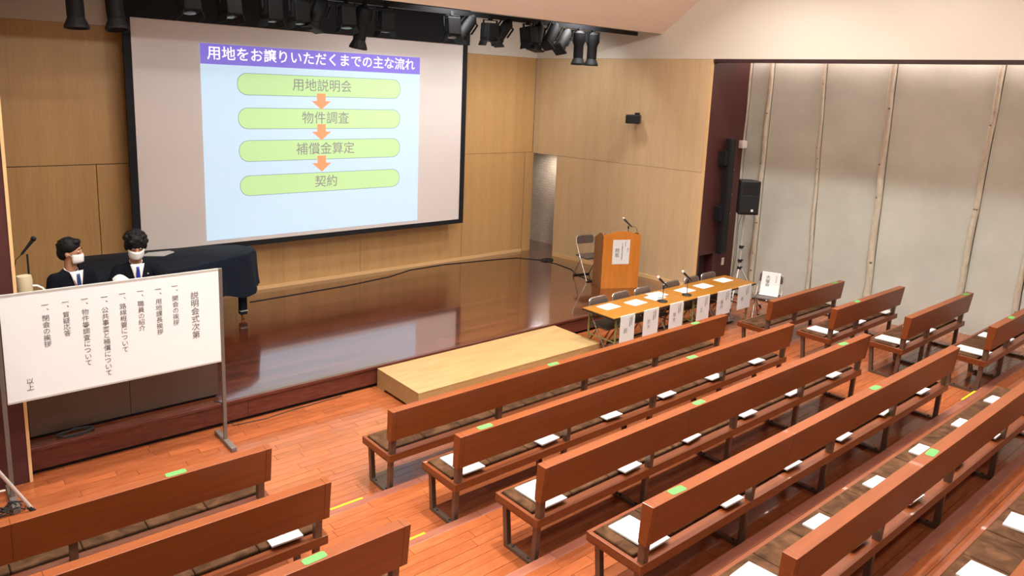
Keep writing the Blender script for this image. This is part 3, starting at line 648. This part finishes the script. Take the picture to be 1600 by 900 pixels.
# ------------------------------------------------------------ speakers
def loudspeaker(name, lb, loc, rz, s=1.0):
    t = thing(name, lb, 'loudspeaker', loc, rz)      # front faces -y
    a = [(-.17, -.15), (.17, -.15), (.185, -.12), (.12, .17), (-.12, .17), (-.185, -.12)]
    obj('cabinet', MB().prism([(x*s, y*s) for x, y in a], 'z', 0, .60*s), SPK, t, bevel=.02*s, seg=3)
    obj('grille', MB().box(-.155*s, .155*s, -.158*s, -.146*s, .03*s, .34*s), GRILLE, t, bevel=.01*s)
    obj('horn', MB().prism([(-.14*s, .37*s), (.14*s, .37*s), (.12*s, .55*s), (-.12*s, .55*s)], 'y', -.154*s, -.14*s), mat('horn plastic', '#202124', .25), t)
    obj('badge', MB().box(.03*s, .07*s, -.162*s, -.157*s, .06*s, .10*s), WHITEP, t)
    return t
def tripod(lb, loc, hub=.72, top=1.66, spread=.45, rz=0, leg0=0):
    t = thing('speaker_stand', lb, 'speaker stand', loc, rz)
    obj('pole', MB().tube([(0, 0, .35), (0, 0, top)], .0175, 12), SILVER, t, True)
    for z in (hub, hub+.13, hub+.38): obj('collar', MB().tube([(0, 0, z-.025), (0, 0, z+.025)], .035, 12), RUBBER, t, True); obj('knob', MB().tube([(.03, 0, z), (.085, 0, z)], .014, 8), RUBBER, t, True)
    for k in range(3):
        a = leg0+2*math.pi*k/3; c, s = math.cos(a), math.sin(a)
        lg = obj('leg', MB().tube([(c*.04, s*.04, hub-.02), (c*spread, s*spread, .02)], .0145, 10), SILVER, t, True)
        obj('rubber_foot', MB().tube([(c*(spread-.03), s*(spread-.03), .06), (c*(spread+.01), s*(spread+.01), .0)], .019, 10), RUBBER, lg, True)
        obj('brace', MB().tube([(0, 0, .37), (c*spread*.6, s*spread*.6, .30)], .008, 8), SILVER, t, True)
    return t
tripod('silver tripod stand under the loudspeaker beside the concrete wall', (11.38, 7.02, 0), top=1.70, leg0=R(200))
loudspeaker('loudspeaker', 'black loudspeaker on a tripod stand before the concrete wall', (11.38, 7.0, 1.70), R(-38), .98)
tag(obj('speaker_cable', MB().tube([(11.34, 7.04, 1.70), (11.29, 7.06, 1.5), (11.31, 7.07, 1.3), (11.32, 7.07, .9), (11.26, 7.1, .3), (11.35, 7.2, .01), (11.5, 7.5, .008)], .005, 6), RUBBER, smooth=True), 'thin black cable running down the tripod by the concrete wall', 'cable')
tripod('silver tripod stand beside the agenda board, one leg in sight', (.22, 6.70, 0), .95, 1.75, .50, 0, R(22))
loudspeaker('loudspeaker', 'black loudspeaker on the tripod beside the agenda board', (.20, 6.70, 1.75), R(10))
tag(obj('coiled_cable', MB().tube([(.42+.09*math.cos(a*.7)+a*.004, 7.0+.07*math.sin(a*.7), .012+.012*(a % 5)) for a in range(40)], .006, 6), RUBBER, smooth=True), 'coil of black cable by the foot of the agenda board', 'cable')
def wallspk(lb, loc, rz):
    t = thing('wall_speaker', lb, 'loudspeaker', loc, rz)     # front faces -y
    obj('cabinet', MB().prism([(-.14, -.20), (.14, -.20), (.10, .0), (-.10, .0)], 'z', -.075, .085), SPK, t, bevel=.02, seg=3)
    obj('grille', MB().box(-.125, .125, -.212, -.198, -.06, .068), GRILLE, t, bevel=.008)
    obj('bracket', MB().box(-.03, .03, -.01, .10, .06, .12), DGREY, t)
    return t
wallspk('small black speaker mounted on the pale wooden side wall', (wx(8.97)-.10, 8.97, 3.22), R(-70))
wallspk('small black speaker mounted high on the board-side maroon pier', (.50, 7.36, 3.35), R(20))
t = thing('column_speaker', 'tall slim black column speaker on the maroon pier', 'loudspeaker', (11.50, PY-.12, .87))
obj('cabinet', MB().box(-.08, .08, -.06, .06, 0, 2.1), SPK, t, bevel=.01); obj('grille', MB().box(-.065, .065, -.066, -.058, .03, 2.07), GRILLE, t)
for z in (.62, 1.62): obj('bracket', MB().box(-.17, -.08, -.03, .118, z, z+.26), DGREY, t, bevel=.008)
for z in (.75, 1.1, 1.55): obj('bolt', MB().lathe([(.012, 0), (.012, .006)], (0, 0, 0), 8, M=Matrix.Translation((.07, -.067, z)) @ Matrix.Rotation(R(90), 4, 'X')), CHROME, t)
tag(obj('alarm_box', MB().box(11.93, 12.08, PY-.09, PY-.001, 2.78, 2.92), WHITEP, bevel=.008), 'small white box fixed high on the corner of the maroon pier', 'wall box')
tag(obj('wall_outlet', MB().box(11.72, 11.80, PY-.012, PY-.001, .60, .74), WHITEP, bevel=.004), 'white outlet plate low on the maroon pier', 'outlet')

# ------------------------------------------------------------ agenda board
t = thing('agenda_board', 'white agenda board with handwritten Japanese columns on a steel stand', 'board', (0, 7.18, 0))
bd = obj('board_panel', MB().box(.60, 2.385, -.012, .012, .90, 1.835), BOARDW, t, bevel=.003)
for z in (.893, 1.838): obj('frame_rail', MB().box(.60, 2.385, -.014, .014, z-.008, z+.008), SILVER, t)
for x in (.575, 2.402):
    obj('post', MB().box(x-.017, x+.017, -.017, .017, .04, 1.845), POSTM, t, bevel=.003)
    obj('foot', MB().box(x-.028, x+.028, -.25, .25, .0, .045), POSTM, t, bevel=.006)
cols = [(2.151, 1.650, .0795, '説明会式次第', 0), (1.974, 1.758, .0597, '一、開会の挨拶', 1), (1.827, 1.749, .0595, '一、用地課長挨拶', 1), (1.673, 1.753, .0591, '一、職員の紹介', 1), (1.523, 1.751, .0587, '一、路線概要について', 1), (1.376, 1.744, .0595, '一、公共事業と補償について', 1), (1.22, 1.75, .059, '一、物件等調査について', 1), (1.073, 1.744, .0563, '一、質疑応答', 1), (.921, 1.745, .0583, '一、閉会の挨拶', 1), (.77, 1.09, .0585, '以上', 0)]
for x, zt, sz, s, it in cols:
    body = '\n'.join(s.replace('、', '　'))
    text('lettering', body, sz, INK, frame((x-sz/2, -.0135, zt-sz*.85), (1, 0, 0), (0, 0, 1)), bd, bold=-.0003)
    if it: text('lettering', '、', sz, INK, frame((x-sz/2+sz*.62, -.0135, zt-sz*1.25), (1, 0, 0), (0, 0, 1)), bd)

# ------------------------------------------------------------ counter and what stands on it
t = thing('counter_desk', 'dark brown panelled counter behind the agenda board', 'counter', (0, 7.74, ST_H))
for a, c in ((.80, 1.66), (1.665, 2.53)): obj('front_panel', MB().box(a, c, 0, .02, .03, 1.12), COUNTER, t)
obj('plinth', MB().box(.82, 2.51, .03, .4, 0, .05), BLACK, t); obj('side_panel', MB().box(.80, .82, .02, .45, .03, 1.12), COUNTER, t); obj('side_panel', MB().box(2.51, 2.53, .02, .45, .03, 1.12), COUNTER, t)
obj('counter_top', MB().box(.78, 2.55, -.02, .47, 1.12, 1.15), COUNTER, t, bevel=.004)
CT = ST_H+1.15
tag(obj('cable_heap', MB().tube([(1.15+.16*math.cos(a*.6), 7.645+.06*math.sin(a*.6), ST_H+.008+.004*(a % 7)) for a in range(60)], .007, 6), RUBBER, smooth=True), 'heap of black cable on the stage at the foot of the counter', 'cable')
t = thing('document_camera', 'beige document camera with a white curved arm on the counter', 'camera', (.93, 8.0, CT))
obj('base', MB().box(-.13, .14, -.09, .1, 0, .17), SPK, t, bevel=.01)
obj('head', MB().lathe([(.055, .22), (.065, .23), (.068, .33), (.06, .375), (.03, .38)], (-.05, 0, 0), 20), BEIGE, t, True)
obj('neck', MB().tube([(-.05, 0, .16), (-.05, 0, .23)], .02), SPK, t, True)
obj('arm', MB().tube([(-.0, 0, .27), (.05, 0, .265), (.09, 0, .235), (.125, 0, .17), (.13, 0, .1)], .011, 10), WHITEP, t, True)
t = thing('microphone_stand', 'black microphone on an upright stand behind the maroon pier', 'microphone', (.99, 8.6, ST_H))
obj('base', MB().lathe([(.12, 0), (.125, .01), (.11, .02), (.02, .03)], n=24), SPK, t, True); obj('pole', MB().tube([(0, 0, .02), (0, 0, 1.60)], .009), SPK, t, True)
obj('body', MB().tube([(-.05, 0, 1.60), (.0, 0, 1.665), (.05, 0, 1.73)], 0, 12, [.011, .014, .019]), SPK, t, True); obj('head', MB().ell((.063, 0, 1.75), (.026, .026, .028), 12, 8), DGREY, t, True)
obj('cord', MB().tube([(-.05, 0, 1.60), (-.10, 0, 1.55), (-.12, 0, 1.45), (-.11, 0, 1.1), (-.08, .02, .5), (-.02, .1, .02)], .004, 6), RUBBER, t, True)

# ------------------------------------------------------------ grand piano under a cloth
t = thing('covered_piano', 'grand piano under a dark navy cloth, one leg showing', 'piano', (0, 0, ST_H))
out = [(1.75, 9.55), (2.39, 9.50), (2.81, 9.62), (3.34, 9.86), (3.72, 10.02), (3.93, 10.22), (3.97, 10.45), (3.86, 10.66), (3.6, 10.80), (3.2, 10.86), (2.68, 10.92), (2.0, 10.95), (1.75, 10.95)]
def ring(o, scale, z, wob=0):
    cx = sum(p[0] for p in o)/len(o); cy = sum(p[1] for p in o)/len(o); r_ = []
    n = len(o)
    for i in range(n):
        for q in range(4):
            a, b2 = o[i], o[(i+1) % n]; f_ = q/4; x = a[0]*(1-f_)+b2[0]*f_; y = a[1]*(1-f_)+b2[1]*f_
            w2 = wob*math.sin((i*4+q)*1.9)+wob*.6*math.sin((i*4+q)*.8)
            d = Vector((x-cx, y-cy)).normalized(); r_.append((x+d.x*(scale+w2), y+d.y*(scale+w2), z+(wob*2.0*math.sin((i*4+q)*.7) if z < .6 else 0)))
    return r_
m = MB(); rings = [ring(out, -.03, 1.0), ring(out, .0, .99), ring(out, .015, .96, .003), ring(out, .02, .8, .012), ring(out, .035, .6, .02), ring(out, .05, .44, .03)]
n = len(rings[0]); vs = [v for g in rings for v in g]; fs = [tuple(range(n))]
for i in range(len(rings)-1):
    for k in range(n): fs.append((i*n+k, i*n+(k+1) % n, (i+1)*n+(k+1) % n, (i+1)*n+k))
obj('cloth_cover', m.add(vs, fs), CLOTH, t, True)
obj('case', MB().prism([(p[0]*.97+.08, p[1]*.97+.3) for p in out], 'z', .62, .95), SPK, t)
for x, y in ((3.73, 10.23), (2.1, 9.8), (2.1, 10.7)):
    lg = obj('leg', MB().box(x-.05, x+.05, y-.05, y+.05, .07, .66), CLOTH, t, bevel=.01)
    obj('strap', MB().box(x-.053, x+.053, y-.053, y+.053, .12, .135), SILVER, lg); obj('caster', MB().ell((x, y, .035), (.03, .018, .035), 12, 8), mat('brass caster', '#b08a4a', .35, .9), lg, True)
g = MB(); g.add([(2.5, 10.55, 1.275), (2.75, 10.42, 1.272), (2.92, 10.55, 1.278), (2.9, 10.68, 1.272), (2.62, 10.68, 1.275), (2.5, 10.55, 1.283), (2.75, 10.42, 1.285), (2.92, 10.55, 1.292), (2.9, 10.68, 1.284), (2.62, 10.68, 1.288)], [(4, 3, 2, 1, 0), (5, 6, 7, 8, 9)]+[(i, (i+1) % 5, 5+(i+1) % 5, 5+i) for i in range(5)])
tag(obj('crumpled_handout', g, PAPERG), 'crumpled printed handout lying on the covered piano', 'paper')

# ------------------------------------------------------------ cables on the stage
tag(obj('stage_cable', MB().tube([(4.1, 10.95, ST_H+.006), (4.9, 10.98, ST_H+.006), (5.8, 11.02, ST_H+.006), (6.7, 11.15, ST_H+.006), (7.3, 11.38, ST_H+.006), (8.1, 11.40, ST_H+.006), (9.3, 11.20, ST_H+.006), (9.7, 11.1, ST_H+.006), (10.0, 10.7, ST_H+.006), (10.05, 10.3, ST_H+.006), (9.98, 9.8, ST_H+.006), (9.75, 9.4, ST_H+.006), (9.7, 8.9, ST_H+.006)], .007, 6), RUBBER, smooth=True), 'long black cable running along the back of the stage to the lectern', 'cable')
tag(obj('coiled_cable', MB().tube([(10.1+.14*math.cos(a*.6), 10.62+.09*math.sin(a*.6), ST_H+.008+.003*(a % 6)) for a in range(50)], .007, 6), RUBBER, smooth=True), 'coil of black cable on the stage by the side doorway', 'cable')
tag(obj('floor_cable', MB().tube([(2.45, 7.65, ST_H+.006), (2.5, 7.535, ST_H+.006), (2.52, 7.53, .1), (2.6, 7.5, .006), (2.95, 7.46, .006), (3.2, 7.5, .006), (3.9, 7.53, .006)], .004, 6), RUBBER, smooth=True), 'thin black cable dropping over the stage edge beside the agenda board', 'cable')

# ------------------------------------------------------------ people
SKIN = mat('warm skin', '#c08a6c', .55); HAIR = mat('black hair', '#090707', .6, spec=.3, bump=(120, .6)); SUIT = mat('dark navy suit wool', '#090c14', .85, spec=.15, bump=(200, .2)); SHIRT = mat('white shirt cotton', '#e6e2de', .7); MASK = mat('white mask fabric', '#e8e8e6', .8)
TIEA = mat('blue striped tie', '#1b3a66', .5); TIEB = mat('royal blue tie', '#1b2f8a', .5); EYE = mat('eye white', '#e8e0d8', .3); IRIS = mat('dark iris', '#1a0f0a', .3); TROU = mat('black trousers', '#0c0d12', .8); RED = mat('red lanyard', '#8e2a2a', .6)
def remesh(o, v):
    md = o.modifiers.new('remesh', 'REMESH'); md.mode = 'VOXEL'; md.voxel_size = v; md.use_smooth_shade = True
    s = o.modifiers.new('smooth', 'SMOOTH'); s.factor = .6; s.iterations = 4
def capsule(m, a, c, ra, rc, n=14):
    a, c = Vector(a), Vector(c); m.ell(a, (ra,)*3, n, 8); m.ell(c, (rc,)*3, n, 8); m.tube([a, c], 0, n, [ra, rc])
def make_person(label, loc, rz, head_yaw, head_pitch, hands, elbows, tie, hair_big):
    """faces -y; origin between the feet; hands/elbows: (left, right) points"""
    p = thing('person', label, 'person', loc, rz)
    sh = [(-.165, .0, 1.36), (.165, .0, 1.36)]
    HM = Matrix.Translation((0, -.015, 1.50)) @ Matrix.Rotation(head_yaw, 4, 'Z') @ Matrix.Rotation(head_pitch, 4, 'X')
    H = lambda x, y, z: HM @ Vector((x, y, z))
    m = MB(); HR = HM.to_3x3()
    m.ell(H(0, .01, .15), (.078, .098, .105), 20, 14, HR); m.ell(H(0, -.025, .075), (.058, .062, .062), 16, 10, HR); m.ell(H(0, -.06, .045), (.03, .026, .025), 12, 8, HR)
    m.ell(H(0, -.098, .10), (.014, .02, .014), 10, 8, HR); m.ell(H(0, -.088, .122), (.010, .014, .026), 10, 8, HR)
    for s in (-1, 1): m.ell(H(.077*s, .015, .11), (.010, .018, .030), 10, 8, HR); m.ell(H(.03*s, -.078, .135), (.02, .012, .008), 8, 6, HR)
    m.ell(H(0, -.083, .055), (.024, .012, .009), 10, 6, HR)
    capsule(m, (0, .01, 1.38), H(0, .01, .06), .058, .055)
    m.ell((0, 0, 1.22), (.155, .095, .2), 18, 12); m.ell((0, 0, 1.0), (.14, .09, .14), 18, 12); m.ell((0, 0, .9), (.16, .1, .11), 18, 12)
    capsule(m, sh[0], sh[1], .05, .05)
    for i, s in enumerate((-1, 1)):
        capsule(m, sh[i], elbows[i], .048, .038); capsule(m, elbows[i], hands[i], .037, .025)
        capsule(m, (.085*s, 0, .86), (.09*s, -.01, .48), .08, .055); capsule(m, (.09*s, -.01, .48), (.09*s, .02, .09), .052, .034); m.ell((.09*s, -.06, .035), (.042, .12, .035), 12, 8)
        h = Vector(hands[i]); d = (h-Vector(elbows[i])).normalized(); d.z = max(d.z*.4, -.2); d.normalize(); side = Vector((0, 0, 1)).cross(d).normalized(); pc = h+d*.05
        capsule(m, h, pc, .024, .026); 
        for j, ln in enumerate((.062, .075, .07, .055)):
            o_ = pc+side*(-.030+.020*j)+d*.015; k1 = o_+d*ln*.55-Vector((0, 0, .004)); k2 = k1+d*ln*.5-Vector((0, 0, .018))
            capsule(m, o_, k1, .0092, .0085, 8); capsule(m, k1, k2, .0085, .0075, 8)
        capsule(m, h+side*(-.02*s)+d*.01, h+side*(-.05*s)+d*.05, .011, .009, 8); capsule(m, h+side*(-.05*s)+d*.05, h+side*(-.045*s)+d*.08, .0095, .008, 8)
    body = obj('body', m, SKIN, p, True); remesh(body, .0065)
    # jacket
    m = MB(); m.ell((0, .0, 1.26), (.185, .118, .19), 20, 12); m.ell((0, .0, 1.05), (.175, .118, .2), 20, 12); m.ell((0, .0, .88), (.185, .125, .14), 20, 12); capsule(m, (-.15, .0, 1.36), (0, .01, 1.385), .066, .075); capsule(m, (.15, .0, 1.36), (0, .01, 1.385), .066, .075); m.ell((0, .02, 1.41), (.10, .075, .055), 16, 10)
    for i in (0, 1):
        capsule(m, sh[i], elbows[i], .073, .056); e, h = Vector(elbows[i]), Vector(hands[i]); capsule(m, e, e.lerp(h, .93), .056, .04)
    j = obj('suit_jacket', m, SUIT, p, True); remesh(j, .009)
    # trousers and shoes
    m = MB()
    for s in (-1, 1): capsule(m, (.085*s, 0, .86), (.09*s, -.01, .48), .1, .075); capsule(m, (.09*s, -.01, .48), (.09*s, .02, .10), .072, .058)
    m.ell((0, 0, .86), (.17, .115, .12), 16, 10); tr = obj('trousers', m, TROU, p, True); remesh(tr, .011)
    for s in (-1, 1): obj('shoe', MB().ell((.09*s, -.06, .045), (.052, .145, .045), 14, 8), SPK, p, True)
    # shirt front, collar, tie
    def fy(x, z, o_): return -.118*math.sqrt(max(0, 1-(x/.19)**2))*math.sqrt(max(.05, 1-max(0, (z-1.27)/.235)**2*.72))-o_
    m = MB(); vs = []; fs = []; nz = 10
    for i in range(nz+1):
        z = 1.17+.27*i/nz; hw = .006+.062*(i/nz)
        for q in range(7): x = hw*(-1+2*q/6); vs.append((x, fy(x, z, .008), z))
    for i in range(nz):
        for q in range(6): a = i*7+q; fs.append((a, a+1, a+8, a+7))
    sf = obj('shirt_front', m.add(vs, fs), SHIRT, p, True); so = sf.modifiers.new('thick', 'SOLIDIFY'); so.thickness = .006; so.offset = -1
    m = MB(); vs = []; fs = []; n = 20
    for q in range(n+1):
        a = R(-90+25)+R(310)*q/n
        for z, r_ in ((1.405, .078), (1.43, .069), (1.455, .063)): vs.append((r_*math.cos(a), r_*math.sin(a)*.98+.0, z+(.03*math.sin(a)+.0)))
    for q in range(n):
        for k in range(2): b0 = q*3+k; fs.append((b0, b0+3, b0+4, b0+1))
    cl = obj('shirt_collar', m.add(vs, fs), SHIRT, p, True); so = cl.modifiers.new('thick', 'SOLIDIFY'); so.thickness = .007
    m = MB(); vs = []; fs = []
    for i in range(10):
        z = 1.415-.25*i/9; hw = .014 if i < 2 else .013+.018*(i/9)
        for x in (-hw, 0, hw): vs.append((x, fy(x, z, .018+(.006 if i < 2 else 0)), z))
    for i in range(9):
        for q in range(2): a = i*3+q; fs.append((a, a+1, a+4, a+3))
    ti = obj('tie', m.add(vs, fs), tie, p, True); so = ti.modifiers.new('thick', 'SOLIDIFY'); so.thickness = .006
    # mask, eyes, hair
    m = MB(); vs = []; fs = []
    for i in range(7):
        z = .015+.095*i/6
        for q in range(11):
            a = R(-78+156*q/10); rr = .083+.012*math.cos(a)**3*(1 if 0 < i < 6 else .4)+.006*math.cos(a); vs.append(H(.074*math.sin(a)*(1.02 if i > 1 else .92), -.015-rr*math.cos(a)*(1 if i > 0 else .86), z))
    for i in range(6):
        for q in range(10): a = i*11+q; fs.append((a, a+1, a+12, a+11))
    mk_ = obj('face_mask', m.add(vs, fs), MASK, p, True); so = mk_.modifiers.new('thick', 'SOLIDIFY'); so.thickness = .004
    for s in (-1, 1):
        obj('ear_loop', MB().tube([H(.070*s, -.04, .09), H(.084*s, .0, .115), H(.083*s, .03, .12)], .0018, 6), MASK, p)
        e = obj('eye', MB().ell(H(.031*s, -.083, .138), (.011, .006, .0045), 12, 8, HR), EYE, p, True); obj('iris', MB().ell(H(.031*s, -.090, .137), (.0055, .003, .0055), 10, 6, HR), IRIS, e, True)
        obj('eyebrow', MB().tube([H(.016*s, -.092, .158), H(.032*s, -.09, .164), H(.050*s, -.078, .158)], .0035, 6), HAIR, p, True)
    m = MB(); g_ = .012 if not hair_big else .026
    m.ell(H(0, .025, .178), (.080+g_, .096+g_, .088+g_), 22, 14, HR); m.ell(H(0, .065, .12), (.070+g_*.8, .055+g_, .085), 18, 10, HR)
    m.ell(H(0, -.045, .232), (.062, .045, .028+g_*.4), 14, 8, HR)
    rnd = random.Random(3)
    for q in range(90 if hair_big else 22):
        a = rnd.uniform(-.15, math.pi+.15) if rnd.random() < .75 else rnd.uniform(0, 2*math.pi); el = rnd.uniform(-.1 if hair_big else .25, 1.4)
        if math.sin(a) < -.2 and el < .75: el = rnd.uniform(.75, 1.4)
        d = Vector((math.cos(a)*math.cos(el), math.sin(a)*math.cos(el), math.sin(el))); c0 = Vector((0, .025, .17)); q0 = c0+Vector((d.x*(.08+g_), d.y*(.096+g_), d.z*(.088+g_)))
        m.ell(H(*q0), ((.016+g_*.4) if hair_big else .014,)*3, 8, 6)
    if hair_big:
        for s in (-1, 1): m.ell(H(.090*s, .005, .14), (.022, .045, .055), 12, 8, HR)
        for x_ in (-.055, -.03, .045): m.ell(H(x_, -.078, .212), (.02, .018, .024), 10, 8, HR)
    hr = obj('hair', m, HAIR, p, True); remesh(hr, .006)
    return p, H
P1, H1 = make_person('short-haired man in dark suit and white mask turned towards his companion', (1.33, 8.40, ST_H), R(20), R(42), R(2), [(-.12, -.30, 1.20), (.10, -.32, 1.20)], [(-.25, -.06, 1.13), (.22, -.06, 1.13)], TIEA, False)
obj('lanyard', MB().tube([(-.05, -.095, 1.41), (-.03, -.135, 1.30), (.0, -.145, 1.18)], .004, 6), RED, P1, True)
P2, H2 = make_person('bushy-haired man in black suit and blue tie reading a booklet', (1.94, 8.42, ST_H), R(-6), R(0), R(16), [(-.13, -.33, 1.20), (.12, -.33, 1.20)], [(-.27, -.08, 1.16), (.31, -.08, 1.16)], TIEB, True)
obj('lapel_badge', MB().ell((.095, -.128, 1.33), (.008, .004, .008), 10, 6), SILVER, P2, True)
t = thing('open_booklet', 'open white booklet held by the bushy-haired man', 'booklet', (1.80, 8.02, CT+.02), R(-5))
for s in (-1, 1):
    vs = []; fs = []; n = 8
    for sd in (0, 1):
        for i in range(n+1):
            u = i/n; x_ = s*.16*u; z_ = .08+(.10 if s < 0 else .04)*math.sin(u*2.2)-.05*u+.005*sd
            for v in (0, 1): vs.append((x_, -.08+.2*v, z_+.07*v))
    k = 2*(n+1)
    for i in range(n): a = 2*i; fs += [(a, a+2, a+3, a+1), (k+a, k+a+1, k+a+3, k+a+2), (a, k+a, k+a+2, a+2), (a+1, a+3, k+a+3, k+a+1)]
    fs += [(0, 1, k+1, k), (2*n, k+2*n, k+2*n+1, 2*n+1)]
    obj('page_block', MB().add(vs, fs), PAPERG if s < 0 else PAPER, t)
